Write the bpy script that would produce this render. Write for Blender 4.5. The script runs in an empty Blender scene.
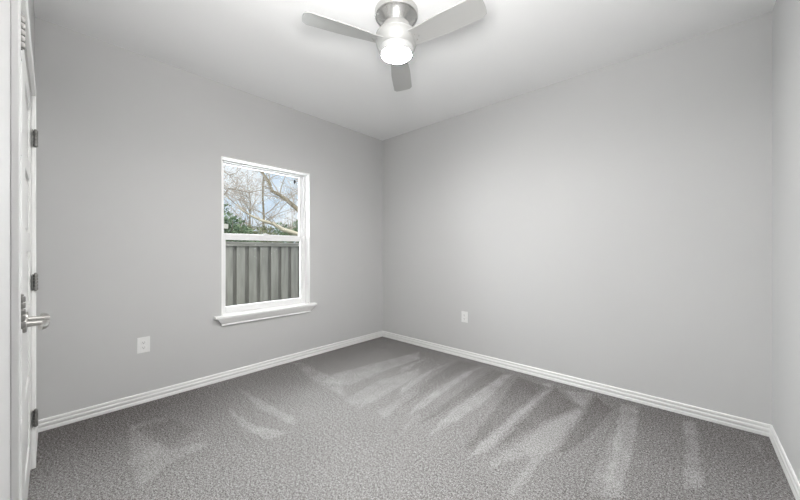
import bpy, bmesh, math, random
from mathutils import Vector, Matrix
S = bpy.context.scene
C = S.collection

# ------------------------------------------------------------------ camera
CAM = (3.19, -3.128, 1.2)
cd = bpy.data.cameras.new('camera')
cam = bpy.data.objects.new('camera', cd); C.objects.link(cam)
cam.location = CAM
cam.rotation_euler = (math.radians(90), 0, math.radians(42.38))
cd.sensor_width = 36; cd.lens = 36 * 318 / 800; cd.shift_y = 0.5 / 800
cd.clip_start = 0.01
S.camera = cam

# ------------------------------------------------------------------ sky, sun, exposure
W = bpy.data.worlds.new('world'); S.world = W; W.use_nodes = True
nt = W.node_tree; nt.nodes.clear()
wo = nt.nodes.new('ShaderNodeOutputWorld'); bg = nt.nodes.new('ShaderNodeBackground')
tc = nt.nodes.new('ShaderNodeTexCoord'); nz = nt.nodes.new('ShaderNodeTexNoise'); cr = nt.nodes.new('ShaderNodeValToRGB')
nz.inputs['Scale'].default_value = 5.0; nz.inputs['Detail'].default_value = 6
cr.color_ramp.elements[0].position = 0.40; cr.color_ramp.elements[0].color = (0.55, 0.74, 0.98, 1)
cr.color_ramp.elements[1].position = 0.58; cr.color_ramp.elements[1].color = (0.90, 0.94, 1.0, 1)
nt.links.new(tc.outputs['Generated'], nz.inputs['Vector']); nt.links.new(nz.outputs['Fac'], cr.inputs['Fac'])
nt.links.new(cr.outputs['Color'], bg.inputs['Color']); bg.inputs['Strength'].default_value = 1.05
nt.links.new(bg.outputs['Background'], wo.inputs['Surface'])

sd = bpy.data.lights.new('sun', 'SUN'); sun = bpy.data.objects.new('sun', sd); C.objects.link(sun)
sd.energy = 1.9; sd.angle = math.radians(3); sd.color = (1, 0.95, 0.86)
sun.rotation_euler = (math.radians(42), 0, math.radians(62))      # from over the house, on to the trees

LAMP_STRENGTH = 390.0       # the fan's lamp
RING_STRENGTH = 0.02        # the frosted glass rim of the same lamp
HALL_FILL_POWER = 6.0           # fill light added in the unseen hall behind the camera
def area(name, loc, rot, sx, sy, power, col):
    l = bpy.data.lights.new(name, 'AREA'); l.shape = 'RECTANGLE'; l.size = sx; l.size_y = sy; l.energy = power; l.color = col
    o = bpy.data.objects.new(name, l); C.objects.link(o); o.location = loc; o.rotation_euler = [math.radians(a) for a in rot]
    return o
area('daylight', (-0.95, -1.612, 1.75), (0, -62, 0), 1.5, 1.5, 120.0, (0.93, 0.97, 1.0))      # daylight entering by the window
fl_ = area('bounce_fill', (2.95, -2.90, 1.70), (160, 0, 45), 0.5, 0.5, 49.0, (1, 0.99, 0.98)); fl_.data.spread = math.radians(133)     # soft fill added near the camera, aimed at the ceiling like a bounced flash
S.view_settings.view_transform = 'Standard'; S.view_settings.look = 'None'
S.view_settings.exposure = 0.0; S.view_settings.gamma = 1.0; S.view_settings.use_curve_mapping = False
S.cycles.max_bounces = 12; S.cycles.diffuse_bounces = 8; S.cycles.transparent_max_bounces = 12

# ------------------------------------------------------------------ helpers
def mat(name, col, rough=0.5, metal=0.0, bump=None, var=None, emit=None, spec=0.5):
    m = bpy.data.materials.new(name); m.use_nodes = True
    n = m.node_tree; b = n.nodes['Principled BSDF']
    b.inputs['Base Color'].default_value = (*col, 1); b.inputs['Roughness'].default_value = rough
    b.inputs['Metallic'].default_value = metal; b.inputs['Specular IOR Level'].default_value = spec
    tcn = n.nodes.new('ShaderNodeTexCoord')
    if bump:
        t = n.nodes.new('ShaderNodeTexNoise'); t.inputs['Scale'].default_value = bump[0]; t.inputs['Detail'].default_value = 3
        k = n.nodes.new('ShaderNodeBump'); k.inputs['Strength'].default_value = bump[1]; k.inputs['Distance'].default_value = bump[2]
        n.links.new(tcn.outputs['Object'], t.inputs['Vector']); n.links.new(t.outputs['Fac'], k.inputs['Height'])
        n.links.new(k.outputs['Normal'], b.inputs['Normal'])
    if var:     # (scale, second colour, (sx,sy,sz))
        t = n.nodes.new('ShaderNodeTexNoise'); t.inputs['Scale'].default_value = var[0]; t.inputs['Detail'].default_value = 5
        mp = n.nodes.new('ShaderNodeMapping'); mp.inputs['Scale'].default_value = var[2] if len(var) > 2 else (1, 1, 1)
        r = n.nodes.new('ShaderNodeValToRGB')
        r.color_ramp.elements[0].position = 0.35; r.color_ramp.elements[0].color = (*col, 1)
        r.color_ramp.elements[1].position = 0.65; r.color_ramp.elements[1].color = (*var[1], 1)
        n.links.new(tcn.outputs['Object'], mp.inputs['Vector']); n.links.new(mp.outputs['Vector'], t.inputs['Vector'])
        n.links.new(t.outputs['Fac'], r.inputs['Fac']); n.links.new(r.outputs['Color'], b.inputs['Base Color'])
    if emit:
        b.inputs['Emission Color'].default_value = (*emit[0], 1); b.inputs['Emission Strength'].default_value = emit[1]
    return m

def link(name, bm, m, parent=None, smooth=False, sharp=40):
    bmesh.ops.recalc_face_normals(bm, faces=bm.faces[:])
    me = bpy.data.meshes.new(name); bm.to_mesh(me); bm.free()
    if m: me.materials.append(m)
    if smooth:
        for p in me.polygons: p.use_smooth = True
        me.set_sharp_from_angle(angle=math.radians(sharp))
    o = bpy.data.objects.new(name, me); C.objects.link(o)
    if parent: o.parent = parent
    return o

def empty(name, loc, rz=0):
    o = bpy.data.objects.new(name, None); C.objects.link(o); o.location = loc; o.rotation_euler = (0, 0, rz)
    o.empty_display_size = 0.1
    return o

def tag(o, label, cat, group=None):
    o['label'] = label; o['category'] = cat
    if group: o['group'] = group
    return o

def struct(o, label=None, cat=None):
    o['kind'] = 'structure'
    if label: o['label'] = label
    if cat: o['category'] = cat
    return o

def box(bm, x0, x1, y0, y1, z0, z1, bev=0.0):
    r = bmesh.ops.create_cube(bm, size=1)
    for v in r['verts']:
        v.co = Vector((x0 + (v.co.x + .5) * (x1 - x0), y0 + (v.co.y + .5) * (y1 - y0), z0 + (v.co.z + .5) * (z1 - z0)))
    if bev:
        es = {e for v in r['verts'] for e in v.link_edges}
        bmesh.ops.bevel(bm, geom=list(es), offset=bev, segments=2, affect='EDGES', profile=0.5)
    return bm

def lathe(bm, prof, n=48, M=None):
    rings = []
    for r, z in prof:
        if r < 1e-6: rings.append([bm.verts.new((0, 0, z))])
        else: rings.append([bm.verts.new((r * math.cos(2 * math.pi * k / n), r * math.sin(2 * math.pi * k / n), z)) for k in range(n)])
    for a, b in zip(rings, rings[1:]):
        for k in range(n):
            l = (k + 1) % n
            if len(a) == 1 and len(b) == 1: continue
            if len(a) == 1: bm.faces.new((a[0], b[k], b[l]))
            elif len(b) == 1: bm.faces.new((a[k], a[l], b[0]))
            else: bm.faces.new((a[k], a[l], b[l], b[k]))
    if M is not None:
        for rg in rings:
            for v in rg: v.co = M @ v.co
    return bm

def tube(bm, pts, rad, n=8, cap=True):
    pts = [Vector(p) for p in pts]
    if not hasattr(rad, '__len__'): rad = [rad] * len(pts)
    rings = []; up = None
    for i, p in enumerate(pts):
        t = (pts[min(i + 1, len(pts) - 1)] - pts[max(i - 1, 0)]).normalized()
        if up is None: up = t.orthogonal().normalized()
        up = (up - t * up.dot(t)).normalized() if (up - t * up.dot(t)).length > 1e-6 else t.orthogonal().normalized()
        s = t.cross(up)
        rings.append([bm.verts.new(p + (up * math.cos(2 * math.pi * k / n) + s * math.sin(2 * math.pi * k / n)) * rad[i]) for k in range(n)])
    for a, b in zip(rings, rings[1:]):
        for k in range(n):
            l = (k + 1) % n; bm.faces.new((a[k], a[l], b[l], b[k]))
    if cap and n > 2:
        bm.faces.new(rings[0]); bm.faces.new(rings[-1])
    return bm

def sweep(bm, prof, p0, p1, nrm, m0=0.0, m1=0.0):
    """profile (out, z) swept from p0 to p1 (xy) ; nrm = direction out of the wall ; m0/m1 = mitre: +1 shortens the end by 'out'"""
    p0 = Vector((*p0, 0)); p1 = Vector((*p1, 0)); d = (p1 - p0).normalized(); nrm = Vector((*nrm, 0))
    A = [bm.verts.new(p0 + d * (m0 * o) + nrm * o + Vector((0, 0, z))) for o, z in prof]
    B = [bm.verts.new(p1 - d * (m1 * o) + nrm * o + Vector((0, 0, z))) for o, z in prof]
    k = len(prof)
    for i in range(k):
        j = (i + 1) % k; bm.faces.new((A[i], A[j], B[j], B[i]))
    bm.faces.new(A); bm.faces.new(B)
    return bm

def wall_with_holes(bm, axis, c0, c1, a0, a1, z0, z1, holes):
    """slab between c0..c1 on `axis`, spanning a0..a1 x z0..z1, with rectangular holes (a0,a1,z0,z1)"""
    As = sorted({a0, a1, *[h[0] for h in holes], *[h[1] for h in holes]})
    Zs = sorted({z0, z1, *[h[2] for h in holes], *[h[3] for h in holes]})
    V = {}
    def v(c, a, z):
        k = (c, a, z)
        if k not in V: V[k] = bm.verts.new((c, a, z) if axis == 'x' else (a, c, z))
        return V[k]
    def solid(i, j):
        if not (0 <= i < len(As) - 1 and 0 <= j < len(Zs) - 1): return False
        am = (As[i] + As[i + 1]) / 2; zm = (Zs[j] + Zs[j + 1]) / 2
        return not any(h[0] < am < h[1] and h[2] < zm < h[3] for h in holes)
    for i in range(len(As) - 1):
        for j in range(len(Zs) - 1):
            if not solid(i, j): continue
            A, B, Z, Y = As[i], As[i + 1], Zs[j], Zs[j + 1]
            for c in (c0, c1): bm.faces.new((v(c, A, Z), v(c, B, Z), v(c, B, Y), v(c, A, Y)))
            if not solid(i - 1, j): bm.faces.new((v(c0, A, Z), v(c1, A, Z), v(c1, A, Y), v(c0, A, Y)))
            if not solid(i + 1, j): bm.faces.new((v(c0, B, Z), v(c1, B, Z), v(c1, B, Y), v(c0, B, Y)))
            if not solid(i, j - 1): bm.faces.new((v(c0, A, Z), v(c1, A, Z), v(c1, B, Z), v(c0, B, Z)))
            if not solid(i, j + 1): bm.faces.new((v(c0, A, Y), v(c1, A, Y), v(c1, B, Y), v(c0, B, Y)))
    return bm

# ------------------------------------------------------------------ materials
M_WALL = mat('grey_wall_paint', (0.56, 0.559, 0.556), 0.62, bump=(160, 0.10, 0.002), spec=0.3)
M_CEIL = mat('white_ceiling_paint', (0.83, 0.83, 0.83), 0.75, bump=(110, 0.12, 0.003), spec=0.2)
M_TRIM = mat('white_gloss_trim', (0.87, 0.87, 0.86), 0.32)
M_DOOR = mat('white_door_paint', (0.79, 0.79, 0.78), 0.30)
M_VINYL = mat('white_vinyl', (0.82, 0.82, 0.82), 0.35)
M_PLATE = mat('white_plastic', (0.80, 0.80, 0.79), 0.35)
M_SLOT = mat('dark_slot', (0.05, 0.05, 0.05), 0.6)
M_NICKEL = mat('brushed_nickel', (0.50, 0.49, 0.47), 0.34, 1.0)
M_HINGE = mat('satin_nickel_hinge', (0.27, 0.265, 0.255), 0.48, 0.85)
M_FANBODY = mat('fan_nickel', (0.60, 0.595, 0.58), 0.24, 1.0)
M_HOUSING = mat('satin_silver_housing', (0.44, 0.44, 0.43), 0.50, 0.40)
M_BLADE = mat('silver_fan_blade', (0.45, 0.45, 0.44), 0.33, 0.30)
M_RING = mat('white_lamp_ring', (0.80, 0.80, 0.79), 0.4)
M_LENS = mat('lit_lamp_lens', (0.9, 0.9, 0.9), 0.4, emit=((1.0, 0.99, 0.978), LAMP_STRENGTH))
M_RIM = mat('frosted_lamp_rim', (0.46, 0.46, 0.455), 0.45, emit=((1.0, 0.99, 0.978), RING_STRENGTH))
M_HFILL = mat('hall_fill_glow', (0.9, 0.9, 0.9), 0.4, emit=((1.0, 0.97, 0.93), 3))
M_FENCE = mat('weathered_fence_board', (0.21, 0.205, 0.188), 0.9, var=(3.0, (0.29, 0.283, 0.262), (6, 6, 0.7)))
M_FENCE_SHADE = mat('weathered_board_shade', (0.12, 0.117, 0.11), 0.9, var=(3.0, (0.18, 0.175, 0.165), (6, 6, 0.7)))  # same weathered board, colour darkened for the shade in the gaps
M_CAP = mat('weathered_cap_board', (0.20, 0.195, 0.18), 0.9, var=(4.0, (0.30, 0.29, 0.27), (6, 0.7, 6)))
M_GRASS = mat('dry_lawn', (0.16, 0.18, 0.08), 0.95, var=(8, (0.30, 0.27, 0.15)))
M_BARK = mat('grey_brown_bark', (0.24, 0.20, 0.14), 0.9, var=(9, (0.42, 0.36, 0.26)))
M_PALE = mat('pale_tan_bark', (0.62, 0.54, 0.40), 0.85, var=(7, (0.80, 0.72, 0.56)))
M_TWIG = mat('pale_grey_twig', (0.40, 0.35, 0.29), 0.9, var=(5, (0.62, 0.54, 0.46)))
M_BUD = mat('pale_pink_bud', (0.62, 0.50, 0.43), 0.8, var=(3, (0.75, 0.66, 0.60)))
M_LEAF = mat('green_leaf', (0.11, 0.20, 0.10), 0.7, var=(6, (0.36, 0.46, 0.28)))
M_LEAF2 = mat('olive_leaf', (0.18, 0.21, 0.11), 0.7, var=(6, (0.42, 0.42, 0.27)))
M_HOUSE = mat('pale_siding', (0.62, 0.58, 0.52), 0.8)
M_FASCIA = mat('cream_fascia', (0.80, 0.77, 0.70), 0.7)
M_ROOF = mat('grey_shingle', (0.30, 0.29, 0.28), 0.9, var=(10, (0.22, 0.21, 0.20)))
M_BIRD = mat('black_feather', (0.012, 0.013, 0.016), 0.6)
M_DARKGLASS = mat('dark_house_glass', (0.06, 0.065, 0.07), 0.1)

def glass_mat():
    m = bpy.data.materials.new('window_glass'); m.use_nodes = True; n = m.node_tree; n.nodes.clear()
    o = n.nodes.new('ShaderNodeOutputMaterial'); mx = n.nodes.new('ShaderNodeMixShader'); t = n.nodes.new('ShaderNodeBsdfTransparent')
    g = n.nodes.new('ShaderNodeBsdfGlossy'); g.inputs['Roughness'].default_value = 0.0
    fr = n.nodes.new('ShaderNodeFresnel'); fr.inputs['IOR'].default_value = 1.35
    t.inputs['Color'].default_value = (0.97, 0.98, 0.97, 1)
    n.links.new(fr.outputs[0], mx.inputs[0]); n.links.new(t.outputs[0], mx.inputs[1]); n.links.new(g.outputs[0], mx.inputs[2])
    n.links.new(mx.outputs[0], o.inputs['Surface']); return m
M_GLASS = glass_mat()

def carpet_mat():
    m = bpy.data.materials.new('grey_carpet'); m.use_nodes = True; n = m.node_tree; b = n.nodes['Principled BSDF']
    b.inputs['Roughness'].default_value = 1.0; b.inputs['Specular IOR Level'].default_value = 0.05
    b.inputs['Sheen Weight'].default_value = 0.0
    tcn = n.nodes.new('ShaderNodeTexCoord')
    at = n.nodes.new('ShaderNodeAttribute'); at.attribute_name = 'nap'
    n2 = n.nodes.new('ShaderNodeTexNoise'); n2.inputs['Scale'].default_value = 68; n2.inputs['Detail'].default_value = 4; n2.inputs['Roughness'].default_value = 0.8
    n1 = n.nodes.new('ShaderNodeTexNoise'); n1.inputs['Scale'].default_value = 150; n1.inputs['Detail'].default_value = 5; n1.inputs['Roughness'].default_value = 0.85
    n.links.new(tcn.outputs['Object'], n1.inputs['Vector'])
    r1 = n.nodes.new('ShaderNodeMapRange'); r1.inputs[1].default_value = 0.30; r1.inputs[2].default_value = 0.70
    r1.inputs[3].default_value = -0.95; r1.inputs[4].default_value = 0.95
    n.links.new(n1.outputs['Fac'], r1.inputs[0])
    n.links.new(tcn.outputs['Object'], n2.inputs['Vector'])
    r2 = n.nodes.new('ShaderNodeMapRange'); r2.inputs[1].default_value = 0.30; r2.inputs[2].default_value = 0.70
    r2.inputs[3].default_value = -0.38; r2.inputs[4].default_value = 0.38
    n.links.new(n2.outputs['Fac'], r2.inputs[0])
    a0 = n.nodes.new('ShaderNodeMath'); a0.operation = 'ADD'
    n.links.new(r1.outputs[0], a0.inputs[0]); n.links.new(r2.outputs[0], a0.inputs[1])
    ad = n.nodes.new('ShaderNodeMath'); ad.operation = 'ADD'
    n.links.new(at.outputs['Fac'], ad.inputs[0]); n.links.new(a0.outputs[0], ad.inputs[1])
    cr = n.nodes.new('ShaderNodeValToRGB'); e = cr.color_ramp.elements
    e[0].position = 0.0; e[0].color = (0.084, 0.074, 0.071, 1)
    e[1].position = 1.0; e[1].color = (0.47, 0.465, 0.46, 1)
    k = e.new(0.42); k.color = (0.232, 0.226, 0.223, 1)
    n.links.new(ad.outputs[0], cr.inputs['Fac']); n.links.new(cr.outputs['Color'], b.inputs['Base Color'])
    bp = n.nodes.new('ShaderNodeBump'); bp.inputs['Strength'].default_value = 0.25; bp.inputs['Distance'].default_value = 0.006
    n.links.new(n1.outputs['Fac'], bp.inputs['Height']); n.links.new(bp.outputs['Normal'], b.inputs['Normal'])
    return m
M_CARPET = carpet_mat()

# ------------------------------------------------------------------ room shell
RX, RY, H = 3.58, -3.202, 2.74        # x along the blank wall, y towards the closet wall
WY0, WY1, WZ0, WZ1 = -2.073, -1.151, 0.59, 2.07       # window opening
CX0, CX1, CZ = 0.530, 1.795, 2.045                     # closet opening (between jamb faces)
EX0, EX1, EZ = 2.45, 3.22, 2.05                        # doorway behind the camera

b = bmesh.new(); wall_with_holes(b, 'x', -0.16, 0.0, -5.0, 0.14, -0.3, H, [(WY0, WY1, WZ0, WZ1)])
struct(link('wall_left', b, M_WALL))
b = bmesh.new(); box(b, 0.0, RX, 0.0, 0.14, -0.3, H); struct(link('wall_back', b, M_WALL))
b = bmesh.new(); box(b, RX, RX + 0.14, -5.0, 0.14, -0.3, H); struct(link('wall_right', b, M_WALL))
b = bmesh.new(); wall_with_holes(b, 'y', RY, RY - 0.13, 0.0, RX, 0.0, H, [(CX0 - 0.019, CX1 + 0.019, 0.0, CZ + 0.019), (EX0 - 0.019, EX1 + 0.019, 0.0, EZ + 0.019)])
struct(link('wall_front', b, M_WALL))
b = bmesh.new(); box(b, 0.0, RX, -5.0, -4.86, 0.0, H); struct(link('wall_hall', b, M_WALL))
b = bmesh.new(); box(b, 1.98, 2.08, -4.86, RY - 0.13, 0.0, H); struct(link('wall_closet', b, M_WALL))
b = bmesh.new(); box(b, -0.16, RX + 0.14, -5.0, 0.14, H, H + 0.16); struct(link('ceiling', b, M_CEIL))

# carpet: a fine grid carrying how the vacuum brushed the pile, and a darker tone near the walls
def inside(p, poly):
    x, y = p; r = False
    for i in range(len(poly)):
        x0, y0 = poly[i]; x1, y1 = poly[i - 1]
        if (y0 > y) != (y1 > y) and x < (x1 - x0) * (y - y0) / (y1 - y0) + x0: r = not r
    return r
def dist_edge(p, poly):
    P = Vector(p); best = 9
    for i in range(len(poly)):
        A = Vector(poly[i - 1]); B = Vector(poly[i]); d = B - A
        t = max(0, min(1, (P - A).dot(d) / max(d.length_squared, 1e-9))); best = min(best, (P - A - d * t).length)
    return best
STROKES = [   # (lift, edge softness, outline on the floor in metres)
    (0.15, 0.03, [(1.02, -0.11), (1.05, -0.46), (1.11, -0.85), (1.0, -0.73)]),
    (0.16, 0.03, [(1.29, -0.03), (1.3, -0.56), (1.43, -1.2), (1.32, -1.08), (1.26, -0.72)]),
    (0.16, 0.03, [(1.61, -0.05), (1.54, -0.37), (1.59, -1.13), (1.68, -1.44), (1.69, -1.19), (1.63, -0.55)]),
    (-0.08, 0.03, [(1.32, -0.14), (1.58, -0.03), (1.51, -0.36), (1.55, -1.08), (1.58, -1.36), (1.47, -1.24), (1.38, -0.72)]),
    (0.17, 0.03, [(1.92, -0.11), (1.84, -0.18), (1.86, -0.71), (1.86, -1.1), (1.93, -1.51), (1.96, -1.41), (1.99, -1.08), (1.99, -0.76)]),
    (-0.10, 0.03, [(1.71, -0.13), (1.88, -0.13), (1.85, -0.7), (1.84, -1.12), (1.81, -1.49), (1.75, -0.94)]),
    (-0.13, 0.03, [(1.97, -0.12), (2.24, -0.19), (2.24, -0.45), (2.22, -1.41), (2.17, -1.45), (2.1, -0.92)]),
    (0.16, 0.03, [(2.28, -0.08), (2.17, -0.15), (2.28, -0.19), (2.25, -0.47), (2.22, -1.42), (2.24, -1.52), (2.3, -1.36), (2.29, -0.9), (2.31, -0.28)]),
    (-0.15, 0.03, [(2.31, -0.14), (2.56, -0.4), (2.44, -0.79), (2.31, -1.38), (2.31, -0.93)]),
    (0.15, 0.03, [(2.57, -0.41), (2.6, -0.47), (2.59, -1.05), (2.57, -1.2), (2.56, -1.59), (2.52, -1.67), (2.5, -1.25), (2.38, -1.49), (2.34, -1.45), (2.45, -0.82)]),
    (0.14, 0.03, [(2.4, -0.16), (2.6, -0.05), (2.6, -0.4), (2.55, -0.38)]),
    (-0.14, 0.03, [(2.61, -0.09), (2.76, -0.28), (2.74, -0.52), (2.7, -0.88), (2.64, -1.1), (2.6, -1.07), (2.61, -0.47)]),
    (0.12, 0.04, [(2.83, -0.47), (2.8, -0.74), (2.8, -1.35), (2.88, -1.31), (2.9, -0.99)]),
    (0.14, 0.04, [(0.7, -1.49), (0.62, -1.25), (0.71, -0.78), (0.81, -0.17), (0.98, -0.38), (0.95, -0.82), (0.96, -1.35)]),
    (0.12, 0.04, [(1.13, -1.55), (1.06, -1.11), (1.15, -0.59), (1.28, -0.75), (1.32, -1.21), (1.35, -1.57)]),
    (0.10, 0.03, [(1.47, -1.5), (1.42, -0.93), (1.51, -1.04), (1.58, -1.54)]),
    (0.10, 0.03, [(1.74, -1.53), (1.7, -1.28), (1.76, -1.35), (1.79, -1.56)]),
    (0.18, .03, [(2.782, -0.113), (2.902, -0.047), (2.941, -0.629), (2.946, -1.264), (2.867, -1.336), (2.843, -0.856)]),
    (0.16, .03, [(3.147, -0.119), (3.226, -0.047), (3.245, -0.921), (3.167, -0.992)]),
    (0.12, .03, [(3.46, -0.154), (3.517, -0.103), (3.514, -0.342), (3.479, -0.299)]),
    (0.13, .05, [(0.237, -2.761), (0.6, -2.70), (0.865, -2.65), (0.935, -2.469), (1.009, -2.473), (1.034, -2.701), (1.16, -2.824), (0.88, -2.841)]),
    (0.09, .03, [(0.384, -2.551), (0.434, -2.582), (0.438, -2.769), (0.349, -2.766)]),
    (-0.07, .03, [(0.48, -2.704), (0.459, -2.547), (0.751, -2.456), (0.845, -2.646)]),
    (0.17, .03, [(0.55, -2.229), (0.996, -2.175), (1.236, -2.067), (1.221, -2.209), (0.932, -2.263)]),
    (0.14, .03, [(0.219, -2.033), (1.084, -1.944), (1.205, -2.013), (0.76, -2.073)]),
    (0.12, .05, [(0.032, -1.393), (0.113, -1.319), (0.831, -1.325), (1.123, -1.514), (0.623, -1.515)]),
]
BOXES = [(min(p[0] for p in P), max(p[0] for p in P), min(p[1] for p in P), max(p[1] for p in P)) for _, _, P in STROKES]
from mathutils import noise as MN
def sstep(a, c, x):
    t = max(0, min(1, (x - a) / (c - a))); return t * t * (3 - 2 * t)
def nap_at(x, y):
    u, v = x, -y
    n1 = MN.fractal(Vector((x * 2.2, y * 2.2, 0)), 1.0, 2.0, 3)
    n2 = MN.noise(Vector((x * 9, y * 9, 3.1)))
    near = max(sstep(0.9, 0.1, u) * 0.75, sstep(0.9, 0.15, v) * 0.55)      # tone darker towards the window wall and the blank wall
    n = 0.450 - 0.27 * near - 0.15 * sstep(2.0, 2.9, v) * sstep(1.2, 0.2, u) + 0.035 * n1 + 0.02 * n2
    wx, wy = x + 0.012 * MN.noise(Vector((x * 14, y * 14, 7))), y + 0.012 * MN.noise(Vector((x * 14, y * 14, 17)))
    for (a, s, P), (x0, x1, y0, y1) in zip(STROKES, BOXES):
        if x0 < wx < x1 and y0 < wy < y1 and inside((wx, wy), P):
            n += 1.35 * a * min(1, dist_edge((wx, wy), P) / (s * .45)) * (.85 + .5 * n2)
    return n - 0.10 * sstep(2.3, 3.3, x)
b = bmesh.new()
NX, NY = 220, 200
X0, X1, Y0, Y1 = 0.0, RX, -4.86, 0.0
gx = [X0 + (X1 - X0) * i / NX for i in range(NX + 1)]
gy = [RY * j / NY for j in range(NY + 1)] + [-3.33, -4.86]
V = [[b.verts.new((x, y, 0)) for x in gx] for y in gy]
for j in range(len(gy) - 1):
    for i in range(NX): b.faces.new((V[j][i], V[j + 1][i], V[j + 1][i + 1], V[j][i + 1]))
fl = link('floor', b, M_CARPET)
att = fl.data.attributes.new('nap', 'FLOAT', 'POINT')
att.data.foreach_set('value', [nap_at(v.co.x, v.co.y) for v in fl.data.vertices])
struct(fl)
b = bmesh.new(); box(b, -0.16, RX + 0.14, -5.0, 0.14, -0.3, -0.005); struct(link('floor_slab', b, M_WALL))

# baseboards: three rounded steps
BP = [(0, 0), (.015, 0), (.015, .017), (.0135, .021), (.010, .023), (.010, .027), (.0135, .030), (.0135, .046), (.0115, .050), (.008, .052), (.008, .056),
      (.0105, .059), (.0105, .070), (.008, .075), (.003, .077), (0, .077)]
def base(name, *segs):
    b = bmesh.new()
    for p0, p1, nr, m0, m1 in segs: sweep(b, BP, p0, p1, nr, m0, m1)
    struct(link(name, b, M_TRIM, smooth=True, sharp=60))
base('baseboard_left', ((0, RY), (0, 0), (1, 0), 1, 1))
base('baseboard_back', ((0, 0), (RX, 0), (0, -1), 1, 1))
base('baseboard_right', ((RX, 0), (RX, RY), (-1, 0), 1, 1))
base('baseboard_front', ((0, RY), (CX0 - .062, RY), (0, 1), 1, 0), ((CX1 + .062, RY), (EX0 - .062, RY), (0, 1), 0, 0), ((EX1 + .062, RY), (RX, RY), (0, 1), 0, 1))

# casings and jambs
def casing(name, x0, x1, zt, shaded_leg=None):
    b = bmesh.new(); w, g, t = .057, .004, .016
    box(b, x0 - g - w, x0 - g, RY, RY + t, 0, zt + g, .003)
    b2 = b if not shaded_leg else bmesh.new()
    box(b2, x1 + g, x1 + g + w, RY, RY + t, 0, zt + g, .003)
    if shaded_leg: struct(link(shaded_leg, b2, M_WALL))  # near leg in wall grey, standing in for the shade on its side
    box(b, x0 - g - w, x1 + g + w, RY, RY + t, zt + g, zt + g + w, .003)
    struct(link(name, b, M_TRIM))
    b = bmesh.new(); d = .129
    box(b, x0 - .019, x0, RY - d, RY - .0005, 0, zt); box(b, x1, x1 + .019, RY - d, RY - .0005, 0, zt); box(b, x0 - .019, x1 + .019, RY - d, RY - .0005, zt, zt + .019)
    return b
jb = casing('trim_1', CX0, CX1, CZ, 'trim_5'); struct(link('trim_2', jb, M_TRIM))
jb = casing('trim_3', EX0, EX1, EZ); struct(link('trim_4', jb, M_TRIM))

# ------------------------------------------------------------------ closet double doors (hung at the outer jambs)
def hinge_mesh():
    b = bmesh.new()
    for k in range(5):
        z0 = -.045 + k * .018
        lathe(b, [(0, z0 + .0012), (.0085, z0 + .0012), (.0093, z0 + .003), (.0093, z0 + .015), (.0085, z0 + .0168), (0, z0 + .0168)], 14)
    lathe(b, [(0, -.0475), (.0045, -.0475), (.0045, .0475), (0, .0475)], 12)     # pin
    lathe(b, [(0, .045), (.006, .045), (.0065, .048), (.004, .051), (0, .052)], 12)
    box(b, -.017, .017, -.0125, -.0095, -.0445, .0445)                            # the two leaves, let into door and jamb
    return b
def lever_parts(root, x, z, yface, s):
    """round rose, thick neck, straight lever running to direction s along x"""
    R = Matrix.Translation((x, yface, z)) @ Matrix.Rotation(-math.pi / 2, 4, 'X')
    b = bmesh.new(); lathe(b, [(0, 0), (.034, 0), (.034, .006), (.031, .010), (.018, .011), (0, .011)], 36, R)
    h = link('lever_handle', b, M_NICKEL, root, True)
    b = bmesh.new()
    lathe(b, [(0, .009), (.0125, .009), (.0115, .03), (.0115, .052), (.012, .066), (.0095, .072), (0, .073)], 24, R)
    y = yface + .060
    tube(b, [(x - s * .010, y, z), (x + s * .02, y, z), (x + s * .07, y + .001, z - .001), (x + s * .105, y - .004, z - .002), (x + s * .114, y - .012, z - .002)], [.0115, .0115, .0105, .0095, .009], 14)
    link('lever', b, M_NICKEL, h, True)
def closet_door(n, hx, s):
    """hx = hinge side x, s = +1 when the leaf runs to +x from the hinges"""
    root = empty('door_%d' % n, (0, 0, 0)); struct(root, None)
    wd = (CX1 - CX0) / 2 - .004; x0 = hx + s * .003; x1 = x0 + s * (wd - .001); a, c = min(x0, x1), max(x0, x1)
    z0, z1 = .014, CZ - .004; yf = RY - .003; yb = yf - .035
    st, rl = .105, .090
    b = bmesh.new()
    box(b, a, a + st, yb, yf, z0, z1, .0015); box(b, c - st, c, yb, yf, z0, z1, .0015)
    n_p = 5; zb = z0 + .16; zt = z1 - .105; ph = (zt - zb - rl * (n_p - 1)) / n_p
    rails = [(z0, zb)] + [(zb + ph * (k + 1) + rl * k, zb + ph * (k + 1) + rl * (k + 1)) for k in range(n_p - 1)] + [(zt, z1)]
    for r0, r1 in rails: box(b, a + st, c - st, yb, yf, r0, r1, .0015)
    link('door_frame', b, M_DOOR, root)
    for k in range(n_p):
        p0 = zb + (ph + rl) * k; b = bmesh.new()
        box(b, a + st - .002, c - st + .002, yb + .010, yf - .010, p0 - .002, p0 + ph + .002)
        box(b, a + st + .02, c - st - .02, yb + .005, yf - .005, p0 + .02, p0 + ph - .02, .004)
        link('door_panel', b, M_DOOR, root)
    for hz in (.278, 1.026, 1.815):
        hg = link('hinge', hinge_mesh(), M_HINGE, root, True); hg.location = (hx, RY + .0155, hz); hg['label'] = 'satin nickel hinge'
    lever_parts(root, x1 - s * .060, .905, yf, -s)
    return root
struct(closet_door(1, CX0, 1), 'far leaf of the white five-panel closet doors, nearest the window wall', 'door')
struct(closet_door(2, CX1, -1), 'near leaf of the white five-panel closet doors, at the left edge', 'door')

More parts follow.
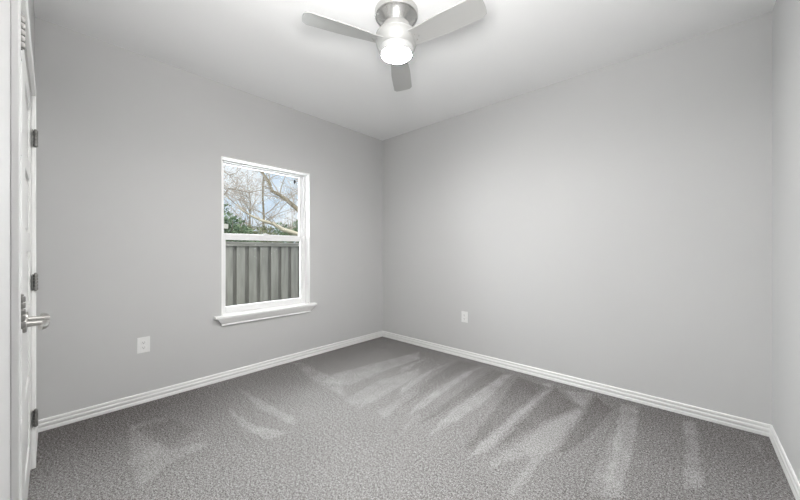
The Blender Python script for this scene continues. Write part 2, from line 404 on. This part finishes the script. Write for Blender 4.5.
# ------------------------------------------------------------------ window
win = empty('window_1', (0, (WY0 + WY1) / 2, WZ0)); struct(win, 'white single-hung window with a moulded sill looking out on a fence', 'window')
wy0, wy1, zt = WY0 - win.location.y, WY1 - win.location.y, WZ1 - WZ0
def ring(b, x0, x1, y0, y1, z0, z1, l, r, bt, tp, bev=.002):
    box(b, x0, x1, y0, y0 + l, z0, z1, bev); box(b, x0, x1, y1 - r, y1, z0, z1, bev)
    box(b, x0, x1, y0 + l, y1 - r, z0, z0 + bt, bev); box(b, x0, x1, y0 + l, y1 - r, z1 - tp, z1, bev)
b = bmesh.new(); ring(b, -.085, .003, wy0 - .001, wy1 + .001, .0, zt + .001, .012, .012, .002, .012, .0015); link('liner', b, M_TRIM, win)
b = bmesh.new(); ring(b, -.158, -.080, wy0 + .010, wy1 - .010, 0, zt - .010, .022, .022, .022, .014); link('outer_frame', b, M_VINYL, win)
def sash(name, xf, xb, z0, z1, bt, tp, side):
    b = bmesh.new(); a, c = wy0 + .028, wy1 - .028
    ring(b, xb, xf, a, c, z0, z1, side, side, bt, tp, .003)
    o = link(name, b, M_VINYL, win)
    b = bmesh.new(); xm = (xf + xb) / 2; box(b, xm - .002, xm + .002, a + side - .004, c - side + .004, z0 + bt - .004, z1 - tp + .004)
    link('pane', b, M_GLASS, o); return o
up = sash('upper_sash', -.118, -.145, 1.322 - WZ0, zt - .018, .045, .018, .034)
lo = sash('lower_sash', -.086, -.113, .020, 1.362 - WZ0, .052, .060, .038)
b = bmesh.new(); box(b, -.10, -.086, -.03, .03, 1.362 - WZ0, 1.362 - WZ0 + .008, .002); box(b, -.097, -.089, -.022, .012, 1.362 - WZ0 + .006, 1.362 - WZ0 + .016, .002)
link('sash_lock', b, M_VINYL, lo)
# stool and moulded apron
b = bmesh.new(); box(b, -.083, .0, wy0 + .0, wy1 - .0, -.004, .010)
sweep(b, [(0, -.010), (.049, -.010), (.052, -.007), (.052, .007), (.049, .010), (0, .010)], (0, wy0 - .062), (0, wy1 + .062), (1, 0))
sill = link('sill', b, M_TRIM, win)
AP = [(0, -.010), (.048, -.010), (.048, -.015), (.044, -.018), (.040, -.026), (.032, -.042), (.022, -.058), (.015, -.068), (.015, -.073), (.018, -.075), (.018, -.082), (.012, -.086), (0, -.086)]
b = bmesh.new()
def ends(o): return .020 - 1.35 * o           # the moulding tapers in at both ends as it does at the front
A = [b.verts.new((o, wy0 + ends(o), z)) for o, z in AP]; B = [b.verts.new((o, wy1 - ends(o), z)) for o, z in AP]
for i in range(len(AP)):
    j = (i + 1) % len(AP); b.faces.new((A[i], A[j], B[j], B[i]))
for E, y, s in ((A, wy0, 1), (B, wy1, -1)):
    D = [b.verts.new((0, y + s * ends(o), z)) for o, z in AP]
    for i in range(len(AP) - 1):
        if AP[i][0] or AP[i + 1][0]: b.faces.new((E[i], E[i + 1], D[i + 1], D[i]))
bmesh.ops.remove_doubles(b, verts=b.verts[:], dist=1e-5)
link('apron', b, M_TRIM, sill, True, 25)

# ------------------------------------------------------------------ ceiling fan
FX, FY = 1.791, -1.629
fan = empty('ceiling_fan', (FX, FY, H)); tag(fan, 'brushed nickel three-blade flush ceiling fan with a lit round lamp', 'ceiling fan')
b = bmesh.new(); lathe(b, [(0, 0), (.136, 0), (.139, -.004), (.139, -.032), (.136, -.039), (.131, -.041), (.126, -.041), (.118, -.048), (.098, -.070), (.086, -.088), (.083, -.094), (0, -.094)], 72)
link('canopy', b, M_FANBODY, fan, True, 30)
b = bmesh.new(); lathe(b, [(0, -.092), (.084, -.092), (.090, -.104), (.104, -.124), (.120, -.144), (.131, -.158), (.133, -.162), (.131, -.166), (.133, -.170), (.134, -.190), (.131, -.212), (.124, -.231), (.112, -.243), (0, -.243)], 72)
link('motor_housing', b, M_HOUSING, fan, True, 30)
b = bmesh.new(); lathe(b, [(0, -.241), (.111, -.241), (.112, -.246), (.110, -.262), (.104, -.276), (.101, -.281), (.096, -.281), (.096, -.275), (0, -.275)], 72)
kit = link('light_kit', b, M_RIM, fan, True, 30); kit['label'] = 'white light kit ring'
b = bmesh.new(); lathe(b, [(.0965, -.277), (.0962, -.2805), (.088, -.2825), (.070, -.284), (.045, -.286), (.02, -.287), (0, -.287)], 64)
ln = link('lamp_lens', b, M_LENS, kit, True, 60); ln['label'] = 'glowing white lamp lens'
def blade_mesh():
    b = bmesh.new(); N = 26; K = 8; T = .006
    def half(t):     # trailing, leading half widths
        w = .055 + (.072 - .055) * sstep(0, .55, t)
        return w
    rows = []
    for i in range(N + 1):
        t = i / N; r = .108 + t * (.585 - .108)
        tw = math.radians(15 - 5 * t); w = half(t)
        row = []
        for k in range(K + 1):
            s = -1 + 2 * k / K
            rr = r
            if t > .8:                 # rounded corners, slightly bowed end
                rr = r - (t - .8) / .2 * (.012 * s * s + (.035 * max(0, abs(s) - .82) / .18) ** 1.0 * .6)
            y = w * s; z = -y * math.sin(tw) - .004 * (1 - s * s) * -1
            row.append((rr, y * math.cos(tw), z))
        rows.append(row)
    Tv = [[b.verts.new((x, y, z + T / 2)) for x, y, z in r] for r in rows]
    Bv = [[b.verts.new((x, y, z - T / 2)) for x, y, z in r] for r in rows]
    for i in range(N):
        for k in range(K):
            b.faces.new((Tv[i][k], Tv[i + 1][k], Tv[i + 1][k + 1], Tv[i][k + 1])); b.faces.new((Bv[i][k], Bv[i][k + 1], Bv[i + 1][k + 1], Bv[i + 1][k]))
        for k in (0, K): b.faces.new((Tv[i][k], Bv[i][k], Bv[i + 1][k], Tv[i + 1][k]))
    for k in range(K):
        for i in (0, N): b.faces.new((Tv[i][k], Tv[i][k + 1], Bv[i][k + 1], Bv[i][k]))
    return b
CAMYAW = 42.38
first = None
for ang in (85, 205, 325):
    if first is None:
        o = first = link('blade', blade_mesh(), M_BLADE, fan, True, 50)
    else:
        o = first.copy(); C.objects.link(o); o.parent = fan
    o.location = (0, 0, -.215); o.rotation_euler = (0, 0, math.radians(ang + CAMYAW))
    # screws under the root
    if o is first:
        sm = bmesh.new()
        for x, y in ((.145, -.02), (.145, .02), (.165, 0)):
            lathe(sm, [(0, -.008), (.004, -.008), (.005, -.004), (0, -.004)], 10, Matrix.Translation((x, y, -y * .2)))
        sc0 = link('screw', sm, M_NICKEL, o, True)
    else:
        s2 = sc0.copy(); C.objects.link(s2); s2.parent = o

# ------------------------------------------------------------------ outlets
def outlet(loc, rz, label):
    """built facing +x, plate in the y-z plane"""
    r = empty('wall_outlet', loc, rz); tag(r, label, 'outlet')
    b = bmesh.new(); box(b, 0, .006, -.040, .040, -.061, .061, .0025); link('cover_plate', b, M_PLATE, r, False)
    for z in (.0195, -.0195):
        b = bmesh.new()
        M = Matrix.Translation((.005, 0, z)) @ Matrix.Rotation(math.pi / 2, 4, 'Y')
        lathe(b, [(0, .0045), (.0165, .0045), (.0172, .0035), (.0172, 0), (0, 0)], 32, M)
        for v in b.verts: v.co.z = z + max(-.0135, min(.0135, v.co.z - z))
        rc = link('receptacle', b, M_PLATE, r)
        b = bmesh.new(); box(b, .0092, .0099, -.0075, -.0052, z - .003, z + .006); box(b, .0092, .0099, .0052, .0075, z - .002, z + .006)
        lathe(b, [(0, .0099 - .005), (.0026, .0099 - .005), (.0026, .004), (0, .004)], 12, Matrix.Translation((.005, 0, z - .008)) @ Matrix.Rotation(math.pi / 2, 4, 'Y'))
        s = link('slots', b, M_SLOT, rc); s['label'] = 'dark socket slots'
    b = bmesh.new(); lathe(b, [(0, .0075), (.002, .0075), (.0032, .0062), (.0032, .005), (0, .005)], 12, Matrix.Rotation(math.pi / 2, 4, 'Y')); link('screw', b, M_PLATE, r)
outlet((0, -2.638, .455), 0, 'white duplex outlet on the window wall, left of the window')
outlet((1.32, 0, .455), -math.pi / 2, 'white duplex outlet on the blank wall, right of the room corner')

# ------------------------------------------------------------------ fill light added in the unseen hall behind the camera
hl = empty('hall_fill_fixture', (2.85, -4.1, H)); tag(hl, 'round white light added on the unseen hall ceiling for fill', 'fill light')
b = bmesh.new(); lathe(b, [(0, 0), (.17, 0), (.17, -.02), (.155, -.03), (0, -.03)], 40); link('rim', b, M_RING, hl, True)
b = bmesh.new(); lathe(b, [(.15, -.029), (.145, -.05), (.10, -.075), (0, -.09)], 40); link('shade', b, M_HFILL, hl, True)
ld = bpy.data.lights.new('hall_fill', 'AREA'); ld.shape = 'DISK'; ld.size = .5; ld.energy = HALL_FILL_POWER; ld.color = (1, .985, .965)
lo_ = bpy.data.objects.new('hall_fill', ld); C.objects.link(lo_); lo_.location = (2.85, -4.3, 1.9)
lo_.rotation_euler = (math.radians(90), 0, math.radians(12))

# ------------------------------------------------------------------ outdoors
GZ = -.35
b = bmesh.new(); box(b, -40, -.161, -30, 40, GZ - .1, GZ); struct(link('ground', b, M_GRASS))

fen = empty('board_fence', (-2.5, 2.0, GZ)); tag(fen, 'weathered grey board-on-board fence with a flat cap outside the window', 'fence')
FT = 1.338 - GZ; rnd = random.Random(4)
b = bmesh.new(); b2 = bmesh.new(); y = -6.0; k = 0
while y < 6.0:
    t = FT - .03 + rnd.uniform(-.004, .004)
    box(b, -.004 + rnd.uniform(0, .003), .018 + rnd.uniform(0, .004), y, y + .138, .03, t, .003)
    box(b2, -.040, -.020, y + .120, y + .222, .03, t, .002)
    y += .199; k += 1
link('front_boards', b, M_FENCE, fen); link('back_boards', b2, M_FENCE_SHADE, fen)
b = bmesh.new()
box(b, .022, .050, -6, 6, FT - .062, FT - .022, .004); box(b, -.075, .060, -6, 6, FT - .022, FT + .010, .004)
link('cap_rail', b, M_CAP, fen)
b = bmesh.new()
for z in (.35, 1.2): box(b, -.080, -.042, -6, 6, z, z + .085)
link('back_rail', b, M_FENCE_SHADE, fen)
for y in (-5.9, -3.5, -1.1, 1.3, 3.7, 5.9):
    b = bmesh.new(); box(b, -.170, -.081, y, y + .089, 0, FT - .03); link('post', b, M_FENCE_SHADE, fen)

def grow(b, rnd, p, d, r, L, depth, buds=None, n=5, droop=0.0):
    """one wandering branch with side branches"""
    pts = [Vector(p)]; rad = [r]; d = Vector(d).normalized(); seg = max(3, int(L / .22))
    for i in range(seg):
        d = (d + Vector((rnd.uniform(-1, 1), rnd.uniform(-1, 1), rnd.uniform(-1, 1) + droop)) * .17).normalized()
        pts.append(pts[-1] + d * (L / seg)); rad.append(max(.0035, r * (1 - .75 * (i + 1) / seg)))
        if depth > 0 and rnd.random() < .62:
            s = (d + Vector((rnd.uniform(-1, 1), rnd.uniform(-1, 1), rnd.uniform(-.6, 1))) * .95).normalized()
            grow(b, rnd, pts[-1], s, rad[-1] * .55, L * rnd.uniform(.35, .6), depth - 1, buds, 4 if depth > 1 else 3, droop)
    tube(b, pts, rad, n if r > .015 else 3, cap=False)
    if buds is not None and depth <= 1:
        for q in pts[1:]:
            for _ in range(2):
                buds.append(q + Vector((rnd.gauss(0, .05), rnd.gauss(0, .05), rnd.gauss(0, .05))))

def specks(pts, rnd, size):
    b = bmesh.new()
    for q in pts:
        a = Vector((rnd.gauss(0, 1), rnd.gauss(0, 1), rnd.gauss(0, 1))).normalized(); c = a.orthogonal().normalized(); s = size * rnd.uniform(.6, 1.4)
        e = a.cross(c) * .6
        vs = [b.verts.new(q + c * s), b.verts.new(q + e * s), b.verts.new(q - c * s + a * s * .3), b.verts.new(q - e * s)]
        b.faces.new(vs)
    return b

# the tree with the two big limbs that cross the window
rnd = random.Random(11)
T1 = empty('bare_tree', (-4.35, 2.35, GZ)); tag(T1, 'bare tree whose two thick crooked limbs cross the upper pane', 'tree', None)
o1 = Vector(T1.location)
b = bmesh.new()
tube(b, [Vector(p) - o1 for p in [(-4.35, 2.35, GZ), (-4.36, 2.30, .4), (-4.42, 2.2, 1.2), (-4.5, 2.1, 1.75), (-4.6, 2.25, 2.8), (-4.5, 2.6, 4.2)]], [.19, .16, .14, .12, .08, .05], 12)
link('trunk', b, M_BARK, T1, True)
L1 = [(-4.5, 2.1, 1.75), (-4.674, 1.871, 2.007), (-4.883, 1.68, 2.205), (-5.071, 1.508, 2.431), (-5.238, 1.355, 2.629), (-5.384, 1.222, 2.771), (-5.552, 1.069, 2.884), (-5.593, 1.031, 3.11), (-5.761, .878, 3.422), (-5.886, .763, 3.592), (-6.1, .6, 3.9)]
b = bmesh.new(); tube(b, [Vector(p) - o1 for p in L1], [.075, .07, .062, .058, .055, .052, .05, .042, .034, .028, .016], 9)
lm = link('limb', b, M_BARK, T1, True); lm['label'] = 'dark crooked upper limb'
b = bmesh.new(); buds = []
for i in range(2, 10):
    for _ in range(2):
        grow(b, rnd, Vector(L1[i]) - o1, (rnd.uniform(-.6, .6), rnd.uniform(-1, .6), rnd.uniform(.1, 1)), .016, rnd.uniform(.5, 1.1), 2, buds)
link('twigs', b, M_TWIG, lm)
L2 = [(-4.42, 2.2, 1.3), (-3.95, 1.75, 1.49), (-3.99, 1.146, 1.565), (-4.209, .942, 1.665), (-4.376, .789, 1.728), (-4.543, .636, 1.867), (-4.766, .433, 1.955), (-4.952, .263, 2.068), (-5.101, .127, 2.194), (-5.249, -.009, 2.37), (-5.45, -.2, 2.6)]
b = bmesh.new(); tube(b, [Vector(p) - o1 for p in L2], [.09, .062, .052, .05, .054, .044, .034, .024, .016, .010, .006], 9)
lm2 = link('limb', b, M_PALE, T1, True); lm2['label'] = 'pale tan lower limb'
b = bmesh.new()
for i in range(3, 10):
    grow(b, rnd, Vector(L2[i]) - o1, (rnd.uniform(-.6, .4), rnd.uniform(-1, .4), rnd.uniform(.2, 1)), .013, rnd.uniform(.4, .9), 2, buds)
link('twigs', b, M_TWIG, lm2)
link('buds', specks(buds, rnd, .017), M_BUD, T1)['kind'] = 'stuff'

# thin branches reaching in from the left
T2 = empty('bare_tree', (-7.2, -1.6, GZ)); tag(T2, 'bare tree reaching thin budding twigs in from the left of the window', 'tree', None)
o2 = Vector(T2.location)
b = bmesh.new(); tube(b, [Vector(p) - o2 for p in [(-7.2, -1.6, GZ), (-7.15, -1.6, 1.0), (-6.9, -1.5, 2.2), (-6.6, -1.45, 3.0), (-6.4, -1.4, 3.6), (-6.4, -1.5, 4.8)]], [.16, .13, .11, .09, .07, .03], 10); link('trunk', b, M_BARK, T2, True)
b = bmesh.new(); buds = []
for l, r in (([(-6.8, -1.5, 2.5), (-6.1, -.8, 2.6), (-5.658, -.382, 2.45), (-5.509, -.247, 2.546), (-5.435, -.179, 2.647), (-5.379, -.128, 2.76), (-5.286, -.043, 2.747), (-5.138, .093, 2.697), (-4.989, .229, 2.659), (-4.766, .433, 2.722), (-4.58, .602, 2.823)], .016),
             ([(-6.6, -1.45, 3.0), (-5.9, -.7, 2.85), (-5.621, -.349, 2.823), (-5.509, -.247, 2.797), (-5.417, -.162, 2.722)], .017),
             ([(-6.4, -1.4, 3.5), (-5.9, -.75, 3.45), (-5.658, -.382, 3.326), (-5.509, -.247, 3.225), (-5.361, -.111, 3.099), (-5.231, .008, 3.15)], .016)):
    tube(b, [Vector(p) - o2 for p in l], [r * (1.6 - 1.0 * i / (len(l) - 1)) for i in range(len(l))], 5, False)
    for p in l[2:]:
        for _ in range(2 if r > .0165 or l[0][2] > 3.2 else 1): grow(b, rnd, Vector(p) - o2, (rnd.uniform(-.4, .4), rnd.uniform(-.2, 1), rnd.uniform(-.6, .7)), .008, rnd.uniform(.25, .5), 1, buds)
link('branches', b, M_TWIG, T2); link('buds', specks(buds, rnd, .018), M_BUD, T2)['kind'] = 'stuff'

# trees farther back
def back_tree(x, y, h, seed, label, nb, mb, wide=1.0, speck=.022, r0=.09):
    rnd = random.Random(seed); T = empty('bare_tree', (x, y, GZ)); tag(T, label, 'tree', None)
    b = bmesh.new(); pts = [Vector((0, 0, 0))]
    for i in range(8): pts.append(pts[-1] + Vector((rnd.uniform(-.06, .06), rnd.uniform(-.06, .06), h / 8)))
    tube(b, pts, [r0 * (1 - .8 * i / 8) for i in range(9)], 7); link('trunk', b, M_BARK, T, True)
    b = bmesh.new(); buds = []
    for k in range(nb):
        p = pts[0].lerp(pts[-1], .0) ; t = rnd.uniform(.30, .98); i = int(t * 8); p = pts[i].lerp(pts[min(8, i + 1)], t * 8 - i)
        grow(b, rnd, p, (rnd.uniform(-1, 1) * wide, rnd.uniform(-1, 1) * wide, rnd.uniform(.1, .9)), .022, rnd.uniform(1.0, 2.0), 2, buds)
    link('branches', b, M_TWIG, T); rnd.shuffle(buds); link('buds', specks(buds[:9000], rnd, speck), mb, T)['kind'] = 'stuff'
back_tree(-10.64, 3.19, 6.2, 3, 'slender bare tree with a straight dark trunk behind the fence', 15, M_BUD, 1.0, .022, .075)
back_tree(-9.0, 4.6, 4.4, 5, 'bare tree with pinkish buds behind the right half of the window', 34, M_BUD, 1.0, .026)
back_tree(-14.6, 4.2, 4.8, 8, 'far bare tree with pale buds above the left shrub', 30, M_BUD, 0.9, .032)

def shrub(x, y, h, w, seed, label, n, m, size, name='evergreen_shrub'):
    rnd = random.Random(seed); T = empty(name, (x, y, GZ)); tag(T, label, 'shrub', None)
    b = bmesh.new()
    for k in range(7):
        a = k * 2.4; tube(b, [(0, 0, 0), (math.cos(a) * w * .2, math.sin(a) * w * .2, h * .4), (math.cos(a) * w * .5, math.sin(a) * w * .5, h * .8)], [.035, .02, .008], 5)
    link('stems', b, M_BARK, T)
    pts = []
    lobes = [(Vector((rnd.uniform(-.6, .6) * w, rnd.uniform(-.6, .6) * w, h * rnd.uniform(.35, .85))), w * rnd.uniform(.28, .5)) for _ in range(14)]
    for _ in range(n):
        c, r = rnd.choice(lobes); d = Vector((rnd.gauss(0, 1), rnd.gauss(0, 1), rnd.gauss(0, 1))).normalized()
        pts.append(c + d * r * (rnd.random() ** .35))
    pts = [p for p in pts if p.z > .1]
    link('foliage', specks(pts, rnd, size), m, T)['kind'] = 'stuff'
shrub(-6.9, .35, 3.0, .95, 21, 'dense green shrub behind the fence at the left of the upper pane', 5200, M_LEAF, .05)
shrub(-9.0, 1.9, 2.55, 1.0, 22, 'olive green shrub behind the fence below the crooked limb', 4200, M_LEAF2, .045)
shrub(-7.4, 2.9, 3.3, .75, 23, 'loose green shrub behind the fence at the right of the upper pane', 2600, M_LEAF, .042)
shrub(-12.2, 4.9, 3.2, 1.2, 25, 'distant olive shrub seen low between the limbs', 3500, M_LEAF2, .055)

# the corner of a shed, left
hs = empty('garden_shed', (-4.98, -1.75, GZ)); tag(hs, 'pale garden shed with a cream eave at the far left edge of the window', 'shed')
b = bmesh.new(); box(b, -1.3, 0, -1.25, 1.25, 0, 2.06); link('wall', b, M_HOUSE, hs)
b = bmesh.new(); box(b, 0, .012, .62, 1.17, 1.35, 2.02); link('window', b, M_DARKGLASS, hs)
b = bmesh.new()
for y in (.57, 1.17): box(b, 0, .03, y, y + .05, 1.30, 2.06)
for z in (1.30, 2.02): box(b, 0, .03, .62, 1.17, z, z + .04)
link('window_frame', b, M_FASCIA, hs)
b = bmesh.new(); box(b, .10, .13, -1.40, 1.43, 2.065, 2.175); link('fascia', b, M_FASCIA, hs)
b = bmesh.new()
v = [b.verts.new(p) for p in [(.13, -1.43, 2.175), (.13, 1.43, 2.175), (-1.42, 1.43, 2.29), (-1.42, -1.43, 2.29), (-1.42, 1.43, 2.06), (-1.42, -1.43, 2.06), (.10, 1.43, 2.06), (.10, -1.43, 2.06)]]
for f in ((0, 1, 2, 3), (3, 2, 4, 5), (5, 4, 6, 7), (1, 2, 4, 6), (0, 3, 5, 7), (0, 1, 6, 7)): b.faces.new([v[k] for k in f])
link('roof', b, M_ROOF, hs)

# a small dark bird on a twig
bd = empty('bird', (-4.153, .993, 2.90)); tag(bd, 'small black bird perched high at the upper right of the pane', 'bird')
b = bmesh.new()
rings = [(-.012, .0, -.012, .012), (-.004, 0, .01, .026), (.004, 0, .035, .034), (.004, 0, .06, .032), (.0, 0, .085, .024), (0, 0, .098, .021), (.003, 0, .112, .019), (.004, 0, .122, .011)]
rr = []
for x, y, z, r in rings: rr.append([b.verts.new((x + r * math.cos(k * math.pi / 6), y + r * .95 * math.sin(k * math.pi / 6), z)) for k in range(12)])
for A, B in zip(rr, rr[1:]):
    for k in range(12): b.faces.new((A[k], A[(k + 1) % 12], B[(k + 1) % 12], B[k]))
b.faces.new(rr[0]); b.faces.new(rr[-1])
tube(b, [(.018, 0, .108), (.034, 0, .104)], [.006, .001], 6)
tube(b, [(-.016, 0, .0), (-.030, 0, -.035), (-.034, 0, -.055)], [.014, .010, .007], 6)
for v in b.verts: v.co = Vector((v.co.x * .8, v.co.y * .8, v.co.z * .62))
link('body', b, M_BIRD, bd, True)
